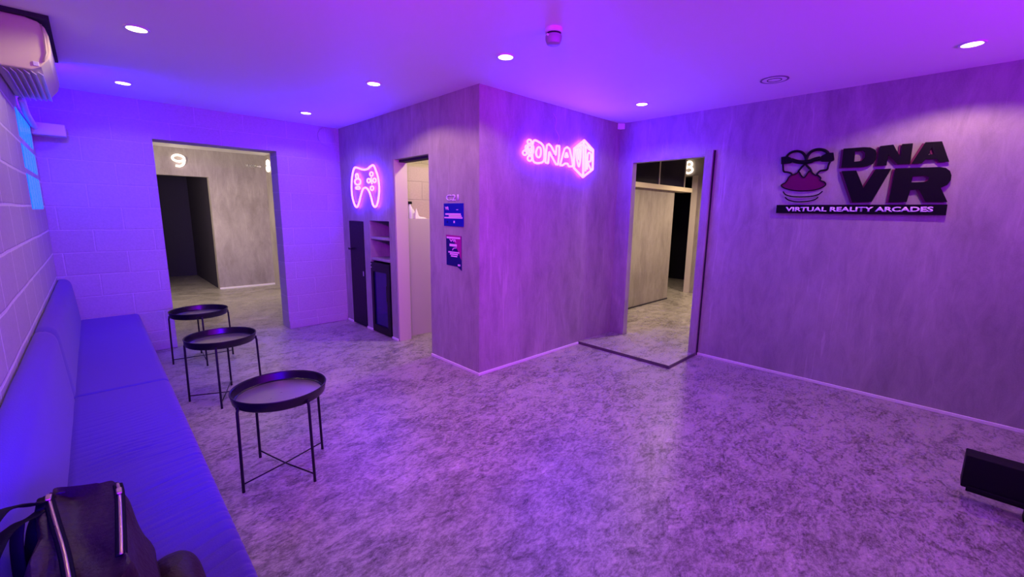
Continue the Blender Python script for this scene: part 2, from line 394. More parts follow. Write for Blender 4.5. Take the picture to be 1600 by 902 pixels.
# raised threshold slab
b = MB(); b.box(3.845, XR, 1.77, YF, 0, .028); b.box(XR, XR+.08, 1.845, 2.652, 0, .028); b.box(XR+.08, 8.0, .8, 3.40, 0, .026)
b.box(7.10, 10, 3.40, 6.0, 0, .026)
struct(b.build('trim_1', M['floor'], weld=False))
b = MB(); b.box(3.838, 3.845, 1.763, YF, 0, .030); b.box(3.845, XR-.04, 1.763, 1.77, 0, .030)
struct(b.build('trim_2', mat('threshold_edge', (.10, .09, .09), .5)))
# baseboards
struct(MB().box(XR-.012, XR, -2.1, 1.76, 0, .026).build('baseboard_right', M['white_paint'], bevel=.003))
b = MB(); b.box(XB-.012, 3.838, YF-.012, YF, 0, .026)
struct(b.build('baseboard_center_front', M['white_paint'], bevel=.003))
b = MB()
for a, c in ((YF, 3.612), (4.29, 4.425), (4.90, 5.06), (5.47, YB-.03)): b.box(XB-.012, XB, a, c, 0, .026)
struct(b.build('baseboard_center_side', M['white_paint'], bevel=.003))
b = MB(); b.box(1.629, XB-.012, YB-.02, YB, 0, .10); b.box(XL, .509, YB-.02, YB, 0, .10)
struct(b.build('baseboard_back', M['blocks_back'], bevel=.006))
struct(MB().box(1.57, 2.5, 9.405, 9.42, 0, .03).build('baseboard_far_room', M['white_paint']))
struct(MB().box(XR+.08, 7.1, 3.388, 3.40, .026, .045).build('baseboard_right_room', M['dark_gap_and_shade']))
# door lining on the right wall
d = thing('door_1', None, None, (XR, 1.8, 0)); d['kind'] = 'structure'
b = MB(); b.box(XR-.04, XR+.09, 1.769, 1.845, 0, 2.10); b.box(XR-.004, XR+.082, 1.845, 2.665, 2.046, 2.07); b.box(XR-.004, XR+.082, 2.665, 2.682, .028, 2.07)
b.build('door_lining', M['cement'], d, weld=False)
MB().box(XR-.012, XR, 1.757, 1.769, 0, 2.10).build('painted_shadow_strip', M['dark_gap_and_shade'], d)  # dark strip painted in as shade along the side of the lining
# toilet door lining
d = thing('door_2', None, None, (XB, 4.29, 0)); d['kind'] = 'structure'
MB().box(XB+.005, XB+.155, 4.27, 4.29, 0, 2.01).build('door_lining', mat('toilet_lining', (.55, .47, .42), .5), d)
b = MB(); b.box(XB+.06, XB+.15, 3.66, 4.27, 1.985, 2.01)
b.build('head_stop', M['dark_gap_and_shade'], d)
M['steel2'] = M['steel']
b = MB(); b.box(XB+.02, XB+.05, 3.610, 3.616, 1.0, 1.08); b.box(XB+.02, XB+.05, 3.610, 3.616, .35, .43)
b.build('hinge', M['steel'], d)

# glass-block window in the left wall
w = thing('window_1', None, None, (XL, (GY0+GY1)/2, GZ0)); w['kind'] = 'structure'
rows = [(1.44, 1.685), (1.72, 1.885), (1.925, 2.115)]
b = MB(); b.box(XL-.10, XL-.03, GY0, GY1, GZ0, GZ1); b.build('mortar_bed', M['blocks_left'], w)
for z0, z1 in ((1.685, 1.72), (1.885, 1.925)): MB().box(XL-.09, XL-.0005, GY0, GY1, z0, z1).build('mortar_course', M['blocks_left'], w)
ncol = 5; cw = (GY1-GY0)/ncol
for (z0, z1) in rows:
    for k in range(ncol):
        MB().rbox(XL-.09, XL+.004, GY0+k*cw+.006, GY0+(k+1)*cw-.006, z0, z1, .010).build('glass_block', M['glass_block'], w, smooth='auto')

# ------------------------------------------------------------------ bench along the left wall
SY = [.95, 3.30, YB-.004]
SX0, SX1, SZ = -.185, .237, .415
bench = thing('upholstered_bench', 'long blue-violet upholstered bench with low backrest along the white block wall', 'bench', (0, 3.3, 0))
def wrinkle(x, y):
    near = max(0., min(1., (3.1-y)/.8)); a = 0
    ph = y*1.0 - .34*x + .05*noise.noise((x*3, y*2, 0))
    for f, am, sd in ((78, .0042, 1.), (131, .0024, 3.), (51, .0034, 7.)):
        env = max(0, .35+.9*noise.noise((x*3+sd, y*4+sd, sd))); w_ = math.sin(ph*f+2.5*noise.noise((x*4, y*1.5+sd, 0))); a -= am*env*(1-abs(w_))**2*2.2
    return a*near*min(1, (x-SX0)/.12+.25)
def seat_part(y0, y1):
    b = MB(); ny = int((y1-y0)/.006); prof = []
    r = .035; prof.append((SX0-.09, SZ-.012)); prof.append((SX0, SZ-.010))
    for k in range(1, 25): prof.append((SX0+(SX1-r-SX0)*k/24, SZ))
    for k in range(1, 7): a = k/6*math.pi/2; prof.append((SX1-r+r*math.sin(a), SZ-r+r*math.cos(a)))
    prof.append((SX1, SZ-.12)); prof.append((SX1-.012, SZ-.135)); prof.append((SX0-.09, SZ-.135))
    rings = []
    for j in range(ny+1):
        t = j/ny; y = y0+(y1-y0)*t; e = min(t, 1-t)*(y1-y0); drop = .012*max(0, 1-e/.02)**2; ring = []
        for i, (x, z) in enumerate(prof):
            zz = z; xx = x
            if z > SZ-.03 and i > 1: zz += wrinkle(x, y)-drop
            elif i > 1 and x > SX1-.02: xx -= drop
            yy = y + (.0 if j in (0, ny) else 0)
            # the seam runs slightly askew
            ring.append(b.bm.verts.new((xx, yy+(0 if abs(y-SY[1]) > .3 else .0), zz)))
        rings.append(ring)
    for A, B in zip(rings, rings[1:]):
        n = len(A)
        for k in range(n): b.bm.faces.new((A[k], A[(k+1) % n], B[(k+1) % n], B[k]))
    b.bm.faces.new(rings[0]); b.bm.faces.new(rings[-1][::-1])
    return b.build('seat', M['fabric'], bench, smooth='auto')
def back_part(y0, y1):
    b = MB(); ny = int((y1-y0)/.05)
    prof = [(XL+.004, .38), (XL+.004, .80), (XL+.012, .811), (XL+.03, .816), (XL+.05, .813), (XL+.068, .802), (XL+.081, .784), (XL+.088, .755), (XL+.094, .68), (XL+.103, .55), (XL+.110, .44), (XL+.112, .395), (XL+.10, .38)]
    rings = []
    for j in range(ny+1):
        t = j/ny; y = y0+(y1-y0)*t; e = min(t, 1-t)*(y1-y0); s = .010*max(0, 1-e/.06)**2
        rings.append([b.bm.verts.new((x-(s if x > XL+.03 else 0)+.002*noise.noise((y*4, z*6, 3)), y, z-(s if z > .7 else 0))) for x, z in prof])
    for A, B in zip(rings, rings[1:]):
        n = len(A)
        for k in range(n): b.bm.faces.new((A[k], A[(k+1) % n], B[(k+1) % n], B[k]))
    b.bm.faces.new(rings[0]); b.bm.faces.new(rings[-1][::-1])
    return b.build('backrest', M['fabric'], bench, smooth='auto')
for y0, y1 in ((SY[0], SY[1]-.003), (SY[1]+.003, SY[2])): seat_part(y0, y1); back_part(y0, y1)
b = MB(); b.box(XL+.004, SX1-.02, SY[0]+.01, SY[2]-.02, 0, SZ-.134)
b.build('base', M['fabric'], bench)

# ------------------------------------------------------------------ tray tables
TR = .222
def tray_table(label):
    t = thing('tray_table', label, 'side table', (0, 0, 0), 'black round tray tables')
    b = MB()
    prof = [(0.0001, .455), (TR-.012, .455), (TR-.003, .460), (TR+.006, .500), (TR+.010, .503), (TR+.013, .500), (TR+.005, .456), (TR-.002, .449), (.0001, .449)]
    b.lathe(prof, seg=64, cap=False); tr = b.build('tray', M['black_satin'], t, smooth='auto')
    MB().lathe([(TR-.014, .4552), (TR-.014, .4562), (.0001, .4562)], seg=56, cap=False).build('tray_surface', M['tray_floor'], tr, smooth='auto')
    b = MB()
    n = 64; b.tube([((TR+.011)*math.cos(2*math.pi*k/n), (TR+.011)*math.sin(2*math.pi*k/n), .502) for k in range(n)], .0035, 8, closed=True)
    b.build('tray_rim', M['black_metal'], tr, smooth=True)
    RL = .241
    for k in range(4):
        a = k*math.pi/2; c, s = math.cos(a), math.sin(a)
        b = MB(); b.tube([((TR+.004)*c, (TR+.004)*s, .470), ((TR+.012)*c, (TR+.012)*s, .440), (RL*c, RL*s, 0.004)], .0074, 10)
        b.tube([(RL*c, RL*s, 0), (RL*c, RL*s, .012)], .0078, 10)
        b.build('leg', M['black_metal'], t, smooth='auto')
        b = MB(); b.tube([((TR+.0)*c, (TR+.0)*s, .462), ((TR+.015)*c, (TR+.015)*s, .462)], .007, 10)
        b.build('leg_bolt', M['black_metal'], t, smooth='auto')
    for k in range(2):
        a = k*math.pi/2; c, s = math.cos(a), math.sin(a)
        b = MB(); b.tube([(-RL*c, -RL*s, .045), (0, 0, .040-.004*k), (RL*c, RL*s, .045)], .004, 8)
        b.build('cross_brace', M['black_metal'], t, smooth=True)
    return t
def copy_tree(o, parent=None):
    c = o.copy(); COL.objects.link(c); c.parent = parent
    for ch in [x for x in bpy.data.objects if x.parent == o]: copy_tree(ch, c)
    return c
t1 = tray_table('nearest black round tray table, standing in the middle of the floor')
for i, (x, y, a, lab) in enumerate([(.641, 2.486, 18.3, None), (.614, 3.85, 71.6, 'middle of the three black tray tables, between the other two'),
                                    (.645, 5.005, -3, 'farthest black tray table, in front of the opening to room 9')]):
    o = t1 if i == 0 else copy_tree(t1)
    o.location = (x, y, 0.0); o.rotation_euler.z = math.radians(a)
    if lab: o['label'] = lab

# ------------------------------------------------------------------ leather bag on the bench
BZ = SZ+.008
bag = thing('leather_bag', 'dark oxblood leather backpack with brass zips standing on the near end of the bench', 'bag', (-.06, 1.18, BZ))
def bag_top(x, y):   # height of the sagging top panel
    u = (x+.15)/.13
    return .806 - .020*math.sin(math.pi*max(0, min(1, u)))*(1+.6*noise.noise((x*14, y*6, 2))) + .012*noise.noise((x*20+y*9, y*12-x*8, 7))
def bag_body():
    b = MB(); nz, nu = 26, 72; rings = []
    for j in range(nz+1):
        t = j/nz; z = BZ+(.806-BZ)*t
        xl = -.166+.016*t**1.5; xr = .056-.076*t**.9
        ring = []; puff = 1-.10*max(0, (.12-t)/.12)**2-.05*max(0, (t-.94)/.06)**2
        cx, hx = (xl+xr)/2, (xr-xl)/2*puff
        for k in range(nu):
            a = 2*math.pi*k/nu; ca, sa = math.cos(a), math.sin(a)
            sx = math.copysign(abs(ca)**.38, ca); sy = math.copysign(abs(sa)**.38, sa)
            y = 1.16+.215*sy*puff*(1-.0*t) - .035*sx*t + (1-t)*.02*(sy > 0)
            fold = .018*noise.noise((sx*2.6, sy*3+t, t*4.5))+.005*math.sin(9*t+3*sy+2*sx)*(1-t)
            ring.append(b.bm.verts.new((cx+sx*(hx+fold), y+sy*fold, z)))
        rings.append(ring)
    c = Vector((sum(v.co.x for v in rings[-1])/nu, sum(v.co.y for v in rings[-1])/nu, 0))
    last = rings[-1]
    for q in (.93, .8, .64, .46, .28, .12):
        ring = []
        for v in last:
            x, y = c.x+(v.co.x-c.x)*q, c.y+(v.co.y-c.y)*q
            ring.append(b.bm.verts.new((x, y, bag_top(x, y)+(.002 if q > .9 else 0))))
        rings.append(ring)
    for A, B in zip(rings, rings[1:]):
        for k in range(nu): b.bm.faces.new((A[k], A[(k+1) % nu], B[(k+1) % nu], B[k]))
    b.bm.faces.new(rings[0][::-1]); b.bm.faces.new(rings[-1])
    return b.build('body', M['leather'], bag, smooth='auto')
bag_body()
# side pocket
b = MB(); nz, nu = 16, 40; rings = []
for j in range(nz+1):
    t = j/nz; e = math.sqrt(max(0, 1-max(0, (t-.35)/.65)**2.2)) + .02
    rings.append([b.bm.verts.new((.052+.062*math.copysign(abs(math.cos(a))**.7, math.cos(a))*e*(1+.10*noise.noise((a, t*3, 1))),
                                  1.25+.14*math.copysign(abs(math.sin(a))**.7, math.sin(a))*e, BZ+.145*t)) for a in [2*math.pi*k/nu for k in range(nu)]])
for A, B in zip(rings, rings[1:]):
    for k in range(nu): b.bm.faces.new((A[k], A[(k+1) % nu], B[(k+1) % nu], B[k]))
b.bm.faces.new(rings[0][::-1]); b.bm.faces.new(rings[-1])
pk = b.build('side_pocket', M['leather'], bag, smooth='auto')
b = MB(); b.tube(bez([(.066, 1.345, .536), (.084, 1.305, .542), (.089, 1.25, .545), (.084, 1.18, .538)]), .0035, 8); b.build('pocket_piping', M['leather'], pk, smooth=True)
# zips with brass teeth and pulls
def zipper(pts, w=.0032):
    z = MB().tube(bez(pts, 8), w, 8, flat=.7).build('zip', M['brass'], bag, smooth=True)
    MB().tube(bez([(p[0], p[1], p[2]-.002) for p in pts], 8), .009, 8, flat=.22).build('zip_tape', M['strap'], z, smooth=True)
    p = Vector(pts[1]); MB().rbox(p.x-.005, p.x+.005, p.y-.014, p.y+.012, p.z+.002, p.z+.007, .002).build('zip_pull', M['brass'], z)
zipper([(-.143, 1.375, .800), (-.138, 1.33, .810), (-.124, 1.22, .811), (-.108, 1.10, .809), (-.098, 1.0, .806)])
zipper([(-.026, 1.315, .804), (-.024, 1.26, .808), (-.026, 1.15, .809), (-.030, 1.02, .806)])
MB().tube(bez([(-.140, 1.378, .797), (-.110, 1.372, .794), (-.085, 1.362, .792), (-.055, 1.348, .794), (-.026, 1.325, .798)]), .0045, 8).build('top_piping', M['leather'], bag, smooth=True)
# webbing straps: a carry loop leaning on the backrest and two hanging straps
def strap(pts, w=.011, fl=.22): return MB().tube(bez(pts, 8), w, 10, flat=fl).build('strap', M['strap'], bag, smooth=True)
strap([(-.140, 1.355, .800), (-.155, 1.30, .822), (-.168, 1.22, .868), (-.182, 1.13, .905), (-.195, 1.02, .90), (-.19, .95, .84), (-.168, .98, .74)], .013)
strap([(-.143, 1.33, .795), (-.158, 1.26, .815), (-.170, 1.19, .845), (-.182, 1.10, .866), (-.190, 1.00, .84), (-.172, .96, .72)], .012)
strap([(-.152, 1.29, .800), (-.160, 1.26, .78), (-.170, 1.23, .70), (-.168, 1.22, .60), (-.170, 1.22, .46)], .012)
strap([(-.168, 1.19, .845), (-.173, 1.17, .80), (-.171, 1.13, .68), (-.168, 1.12, .50)], .010)
MB().rbox(-.158, -.140, 1.295, 1.350, .786, .812, .005).build('strap_anchor', M['strap'], bag, smooth='auto')

# ------------------------------------------------------------------ air conditioner high on the left wall
ac = thing('air_conditioner', 'beige-white wall air conditioner high up at the top left of the room', 'air conditioner', (XL, 4.12, 2.2))
prof = [(XL+.002, 2.47), (-.145, 2.47), (-.10, 2.458), (-.075, 2.435), (-.064, 2.39), (-.064, 2.32), (-.076, 2.27), (-.112, 2.222), (-.15, 2.20), (XL+.002, 2.20)]
b = MB(); b.prism([(x, 3.66, z) for x, z in prof], (0, .94, 0)); b.build('housing', M['ac_plastic'], ac, bevel=.006)
MB().box(XL, -.052, 3.635, 4.62, 2.47, ZC-.001).build('ceiling_shadow_plate', M['dark_gap_and_shade'], ac)  # dark plate put in as the shade between housing and ceiling
b = MB(); b.tube([(-.087, 3.656, 2.445), (-.080, 3.654, 2.38), (-.082, 3.654, 2.30), (-.10, 3.656, 2.25)], .004, 6); b.build('end_cap_rib', M['ac_plastic'], ac, smooth=True)
for k in range(6):
    x = -.262+.026*k; b = MB()
    b.prism([(x, 3.70, 2.200), (x+.020, 3.70, 2.176+.002*k), (x+.023, 3.70, 2.179+.002*k), (x+.005, 3.70, 2.2005)], (0, .86, 0)); b.build('louver', M['ac_louver'], ac)
b = MB(); b.rbox(-.142, -.118, 3.655, 3.662, 2.222, 2.246, .003); b.build('badge', M['ac_louver'], ac)
# drain pipe trunking on the back wall, and cable duct below the unit
tag(MB().rbox(XL+.001, -.082, YB-.16, YB-.001, 2.062, 2.162, .008).build('pipe_trunking', mat('trunking_plastic', (.60, .56, .66), .4), smooth='auto'),
    'short boxed trunking stub on the back wall in the left corner', 'pipe cover')
tag(MB().tube(bez([(-.262, 4.63, 2.19), (-.262, 4.74, 2.15), (-.264, 5.0, 2.13), (-.264, 5.30, 2.125), (-.264, 5.497, 2.12)]), .020, 14).build('refrigerant_hose', M['ac_louver'], smooth=True),
    'pale insulated hose running from the air conditioner to the corner trunking', 'hose')

# ------------------------------------------------------------------ ceiling fittings
def downlight(x, y, label, power=26, group='round ceiling downlights in the main room', color=WARM, cone=128):
    t = thing('downlight', label, 'ceiling light', (x, y, ZC), group)
    b = MB(); b.lathe([(.048, -.0005), (.062, -.0005), (.064, -.003), (.060, -.008), (.049, -.008), (.048, -.004)], (x, y, ZC), 40, cap=False)
    b.bm.verts.ensure_lookup_table()
    b.build('trim_ring', M['white_plastic'], t, smooth='auto')
    b = MB(); b.lathe([(.0485, -.0008), (.0485, -.0055), (.0001, -.0085)], (x, y, ZC), 32, cap=False)
    b.build('diffuser', M['lamp'], t, smooth=True)
    s = spot('downlight_beam', (0, 0, -.014), power, color, cone, .3, .04); s.parent = t
    return t
for x, y, lab, p in [(.307, 3.494, 'round downlight nearest the air conditioner', 26), (.308, 5.02, 'round downlight in the back left corner by the opening to room 9', 4.5),
                     (1.776, 3.482, 'round downlight left of the centre block, the nearer of two there', 36), (1.765, 5.013, 'round downlight in the far corner above the neon game controller', 9),
                     (2.108, 2.259, 'round downlight in front of the corner of the centre block', 27), (3.832, 2.222, 'round downlight in the corner before the narrow door', 11),
                     (3.887, .085, 'large-looking round downlight at the upper right over the black wall logo', 46)]:
    downlight(x, y, lab, p, cone=168 if x < .35 and y < 4 else 142, color=(1, .72, .44) if x < .35 and y < 4 else WARM)
for (x, y, p) in ((.4, 1.6, 24), (2.1, .4, 16), (3.9, -1.2, 8), (2.1, -1.2, 8), (.4, -.6, 8)): spot('unseen_downlight_beam', (x, y, ZC-.012), p, WARM, 128, .75, .04)
# smoke detector: hanging cup on the ceiling
sx, sy = 2.0, 1.745
t = thing('smoke_detector', 'grey cup-shaped smoke detector hanging from the ceiling', 'smoke detector', (sx, sy, ZC))
b = MB(); b.lathe([(.0001, -.0005), (.050, -.0005), (.050, -.022), (.044, -.026)], (sx, sy, ZC), 36, cap=False); b.build('base_ring', M['white_plastic'], t, smooth='auto')
b = MB(); b.lathe([(.041, -.026), (.041, -.036)], (sx, sy, ZC), 36, cap=False); b.build('dark_slot', M['dark_gap_and_shade'], t, smooth=True)
b = MB(); b.lathe([(.044, -.036), (.047, -.042), (.046, -.062), (.038, -.082), (.026, -.088), (.0001, -.088)], (sx, sy, ZC), 36, cap=True); b.build('sensor_cup', mat('grey_detector', (.32, .30, .34), .45), t, smooth='auto')
b = MB(); b.tube([(sx-.047, sy, ZC-.045), (sx-.056, sy, ZC-.045)], .006, 8); b.build('indicator', M['white_plastic'], t)
# flush round speaker
t = thing('ceiling_speaker', 'flush round speaker grille in the ceiling before the right wall', 'speaker', (3.86, 1.125, ZC))
b = MB(); b.lathe([(.082, -.0005), (.096, -.0005), (.097, -.004), (.090, -.006), (.083, -.004)], (3.86, 1.125, ZC), 44, cap=False); b.build('rim', mat('speaker_rim', (.18, .16, .20), .5), t, smooth='auto')
b = MB(); b.lathe([(.083, -.001), (.083, -.0035), (.0001, -.0035)], (3.86, 1.125, ZC), 40, cap=False); b.build('grille', M['ceiling'], t)
b = MB(); b.lathe([(.045, -.0036), (.050, -.0036), (.050, -.006), (.045, -.006)], (3.86, 1.125, ZC), 36, cap=False); b.build('inner_ring', M['dark_gap_and_shade'], t)
# round blank plate on the back wall, corner motion sensor
b = MB(); prof = [(.0001, 0), (.105, 0), (.105, .012), (.098, .018), (.0001, .020)]
ry = []
b.lathe(prof, (0, 0, 0), 40, cap=False)
for v in b.bm.verts: v.co = Vector((2.215+v.co.x, YB-.0005-v.co.z, 2.375+v.co.y))
tag(b.build('vent_cover', M['blocks_back'], smooth='auto'), 'round painted vent cover high on the back wall by the block corner', 'vent')
t = thing('motion_sensor', 'small white wedge motion sensor in the upper corner over the narrow door', 'sensor', (XR, YF, 2.47))
b = MB(); b.prism([(XR-.001, YF-.001, 2.425), (XR-.06, YF-.001, 2.425), (XR-.001, YF-.06, 2.425)], (0, 0, .065)); b.build('housing', M['white_plastic'], t, bevel=.004)
b = MB(); b.prism([(XR-.052, YF-.012, 2.435), (XR-.012, YF-.052, 2.435), (XR-.020, YF-.056, 2.435), (XR-.056, YF-.020, 2.435)], (0, 0, .025)); b.build('lens', M['white_plastic'], t)

# ------------------------------------------------------------------ cupboard door, niche shelves and fridge
t = thing('cupboard_door', 'tall narrow black cupboard door at the far end of the centre block', 'door', (XB, 5.26, 0))
MB().rbox(XB-.004, XB+.02, 5.066, 5.464, .008, 1.338, .003).build('door_panel', M['black_door'], t)
b = MB(); b.tube([(XB-.004, 5.44, .98), (XB-.035, 5.44, .98), (XB-.035, 5.44, 1.0)], .007, 8); b.tube([(XB-.03, 5.44, .99), (XB-.03, 5.37, .99)], .007, 8); b.build('handle', M['black_metal'], t, smooth='auto')
b = MB(); b.rbox(XB-.007, XB-.003, 5.10, 5.125, .66, .72, .001); b.build('key_plate', M['steel'], t)
for z, lab in ((1.135, 'upper shelf board in the wall niche above the small fridge'), (.885, 'lower shelf board in the wall niche, directly above the small fridge')):
    tag(MB().rbox(XB+.006, XB+.478, 4.426, 4.899, z, z+.028, .003).build('niche_shelf', M['cement'], smooth='auto'), lab, 'shelf', 'niche shelves')
t = thing('mini_fridge', 'black glass-door mini fridge standing in the niche of the centre block', 'fridge', (XB+.2, 4.66, 0))
FY0, FY1 = 4.435, 4.89
b = MB(); b.box(XB+.03, XB+.46, FY0, FY0+.02, .03, .865); b.box(XB+.03, XB+.46, FY1-.02, FY1, .03, .865); b.box(XB+.03, XB+.46, FY0+.02, FY1-.02, .845, .865); b.box(XB+.03, XB+.46, FY0+.02, FY1-.02, .03, .06); b.box(XB+.44, XB+.46, FY0+.02, FY1-.02, .06, .845)
b.build('cabinet', M['black_matt'], t, weld=False)
b = MB(); b.box(XB-.012, XB+.028, FY0, FY0+.075, .012, .865); b.box(XB-.012, XB+.028, FY1-.055, FY1, .012, .865); b.box(XB-.012, XB+.028, FY0+.075, FY1-.055, .755, .865); b.box(XB-.012, XB+.028, FY0+.075, FY1-.055, .012, .10)
dd = b.build('door', M['black_gloss'], t, weld=False)
MB().box(XB+.004, XB+.010, FY0+.075, FY1-.055, .10, .755).build('glass_pane', mat('fridge_glass', (.012, .004, .10), .10), dd)
MB().rbox(XB-.040, XB-.030, FY0+.025, FY0+.045, .42, .62, .004).build('handle', M['black_metal'], dd)
for z in (.30, .52): MB().box(XB+.03, XB+.42, FY0+.022, FY1-.022, z, z+.008).build('wire_shelf', M['steel'], t)
for z in (.84, .80): MB().tube([(XB-.014, FY1-.018, z), (XB-.018, FY1-.018, z)], .006, 8).build('indicator', M['white_plastic'], t)

# ------------------------------------------------------------------ notices on the block
nt_ = thing('room_notice', 'square dark blue notice with pale print on the centre block', 'sign', (XB, 3.215, 1.44))
MB().rbox(XB-.008, XB-.001, 3.066, 3.362, 1.335, 1.542, .002).build('board', M['screen_blue'], nt_)
def nb(y0, y1, z0, z1, m, name, x=XB-.010, par=None): return MB().box(x, x+.0025, y0, y1, z0, z1).build(name, M[m], par)
nb(3.10, 3.335, 1.437, 1.452, 'poster_pink', 'print_line', par=nt_)
nb(3.09, 3.28, 1.422, 1.434, 'poster_peach', 'print_line', par=nt_)
nb(3.075, 3.35, 1.406, 1.419, 'poster_pink', 'print_line', par=nt_)
text_obj('print_emblem', 'VR', (XB-.009, 3.335, 1.482), (0, -1, 0), .055, .03, .002, M['poster_pink'], nt_, .02)
nb(3.14, 3.165, 1.482, 1.487, 'poster_pink', 'print_line', par=nt_)
nb(3.19, 3.21, 1.365, 1.385, 'poster_pink', 'print_mark', par=nt_)
nb(3.295, 3.315, 1.365, 1.382, 'poster_navy', 'print_mark', par=nt_)
r = thing('room_number', 'small pale raised room characters above the square blue notice', 'sign', (XB, 3.23, 1.6))
text_obj('characters', 'C21', (XB-.001, 3.325, 1.565), (0, -1, 0), .185, .055, .006, M['paint_raised'], r, .01)
po = thing('poster', 'narrow plum and navy poster below the square blue notice', 'poster', (XB, 3.21, 1.1))
MB().prism([(XB-.001, 3.335, 1.255), (XB-.001, 3.10, 1.250), (XB-.001, 3.10, .935), (XB-.001, 3.16, .968), (XB-.001, 3.33, .972)], (-.004, 0, 0)).build('sheet', M['poster_navy'], po)
MB().prism([(XB-.005, 3.335, 1.255), (XB-.005, 3.10, 1.250), (XB-.005, 3.10, 1.03), (XB-.005, 3.20, 1.19), (XB-.005, 3.33, 1.235)], (-.001, 0, 0)).build('plum_corner', M['poster_plum'], po)
nb(3.115, 3.32, 1.222, 1.238, 'poster_pink', 'heading', XB-.009, par=po)
text_obj('heading_word', 'VR', (XB-.006, 3.28, 1.192), (0, -1, 0), .11, .024, .002, M['poster_pink'], po, .02)
nb(3.165, 3.275, 1.150, 1.174, 'poster_pink', 'text_block', XB-.009, par=po)
MB().tube(bez([(XB-.008, 3.23, 1.115), (XB-.008, 3.215, 1.133), (XB-.008, 3.17, 1.14)]), .004, 6).build('flourish', M['poster_pink'], po)
nb(3.13, 3.295, 1.090, 1.103, 'poster_pink', 'text_line', XB-.009, par=po)
nb(3.15, 3.27, 1.072, 1.086, 'poster_pink', 'text_line', XB-.009, par=po)
nb(3.16, 3.255, 1.055, 1.066, 'poster_pink', 'text_line', XB-.009, par=po)
nb(3.115, 3.15, .975, .992, 'poster_pink', 'text_mark', XB-.009, par=po)

# ------------------------------------------------------------------ neon game controller on the block side
nc = thing('neon_controller', 'pink neon outline of a game controller on the centre block', 'neon sign', (XB, 4.93, 1.75))
def cpt(u, v, d=.03): return onX(545+u/10.617, 250+v/10.617, XB-d)
def neon(b, pts, r=.010, closed=False, n=8): b.tube(bez(pts, n, closed), r, 8, closed=closed)
out = [(100, 130), (145, 132), (200, 152), (255, 162), (310, 150), (360, 108), (400, 88), (425, 115), (465, 220), (490, 320), (505, 470), (495, 620), (470, 740), (435, 780), (400, 740), (375, 640), (340, 530), (300, 472), (265, 462), (232, 490), (200, 590), (170, 710), (140, 780), (105, 760), (65, 640), (48, 500), (50, 340), (70, 200)]
b = MB(); neon(b, [cpt(*p) for p in out], .011, True, 6); b.build('outline_tube', M['neon'], nc, smooth=True)
def loop(b, cpf, u, v, ru, rv, r, n=14): b.tube([cpf(u+ru*math.cos(2*math.pi*k/n), v+rv*math.sin(2*math.pi*k/n)) for k in range(n)], r, 8, closed=True)
b = MB(); loop(b, cpt, 148, 362, 48, 52, .011); neon(b, [cpt(118, 300), cpt(118, 245), cpt(145, 235), cpt(160, 290)], .010); neon(b, [cpt(118, 450), cpt(122, 480), cpt(178, 480), cpt(176, 450), cpt(120, 452)], .009)
b.build('stick_tube', M['neon'], nc, smooth=True)
b = MB()
for u, v in ((375, 235), (330, 345), (425, 340), (385, 470)): loop(b, cpt, u, v, 26, 34, .009)
neon(b, [cpt(375, 290), cpt(370, 330), cpt(385, 400)], .008)
b.build('button_tube', M['neon'], nc, smooth=True)
for u, v in ((255, 165), (105, 720), (460, 740), (400, 100)):
    p = cpt(u, v, .03); MB().tube([(p.x, p.y, p.z), (XB-.001, p.y, p.z)], .004, 6).build('standoff', M['acrylic'], nc)

# ------------------------------------------------------------------ neon lettering on the block front
ns = thing('neon_lettering', 'pink neon DNA lettering with a hexagonal cube on the front of the centre block', 'neon sign', (3.44, YF, 2.04))
def npt(u, v, d=.03): return onY(790+u/7.514, 180+v/7.514, YF-d)
def nl(name, lst, r=.010):
    b = MB()
    for pts, closed, smooth in lst:
        P = [npt(*p) for p in pts]
        if smooth: b.tube(bez(P, 5, closed), r, 8, closed=closed)
        else:
            Q = P+[P[0]] if closed else P
            for a, c in zip(Q, Q[1:]): b.tube([a, c], r, 8)
    return b.build(name, M['neon'], ns, smooth=True)
nl('letter_d', [([(325, 312), (395, 318), (440, 360), (456, 440), (440, 548), (325, 540)], True, True), ([(378, 382), (408, 385), (416, 435), (402, 490), (372, 488), (358, 440)], True, True)])
nl('letter_n', [([(468, 555), (475, 450), (485, 355), (508, 340), (535, 365), (590, 470), (598, 362), (632, 362), (628, 470), (615, 580), (590, 575), (550, 500), (512, 430), (506, 500), (500, 565)], True, False)])
nl('letter_a', [([(640, 588), (665, 490), (692, 395), (722, 375), (752, 398), (775, 500), (792, 602), (742, 602), (728, 570), (695, 568), (672, 590)], True, False), ([(714, 440), (698, 492), (732, 492)], True, False)])
nl('helix_motif', [([(280+24*math.cos(a), 312+24*math.sin(a)) for a in [k*.9 for k in range(7)]], True, True), ([(226+24*math.cos(a), 442+28*math.sin(a)) for a in [k*.9 for k in range(7)]], True, True),
                   ([(284+26*math.cos(a), 508+30*math.sin(a)) for a in [k*.9 for k in range(7)]], True, True), ([(290+36*math.cos(a), 405+50*math.sin(a)) for a in [k*.9 for k in range(7)]], True, True),
                   ([(235, 365), (290, 350), (325, 365), (325, 440), (290, 460), (250, 440)], True, True), ([(262, 380), (300, 440)], False, False), ([(310, 375), (265, 455)], False, False)], .009)
nl('hexagon_tube', [([(922, 296), (1026, 410), (1022, 638), (907, 728), (804, 622), (804, 392)], True, False), ([(922, 296), (915, 400), (910, 728)], False, False), ([(820, 392), (915, 345), (1010, 420)], False, False)], .012)
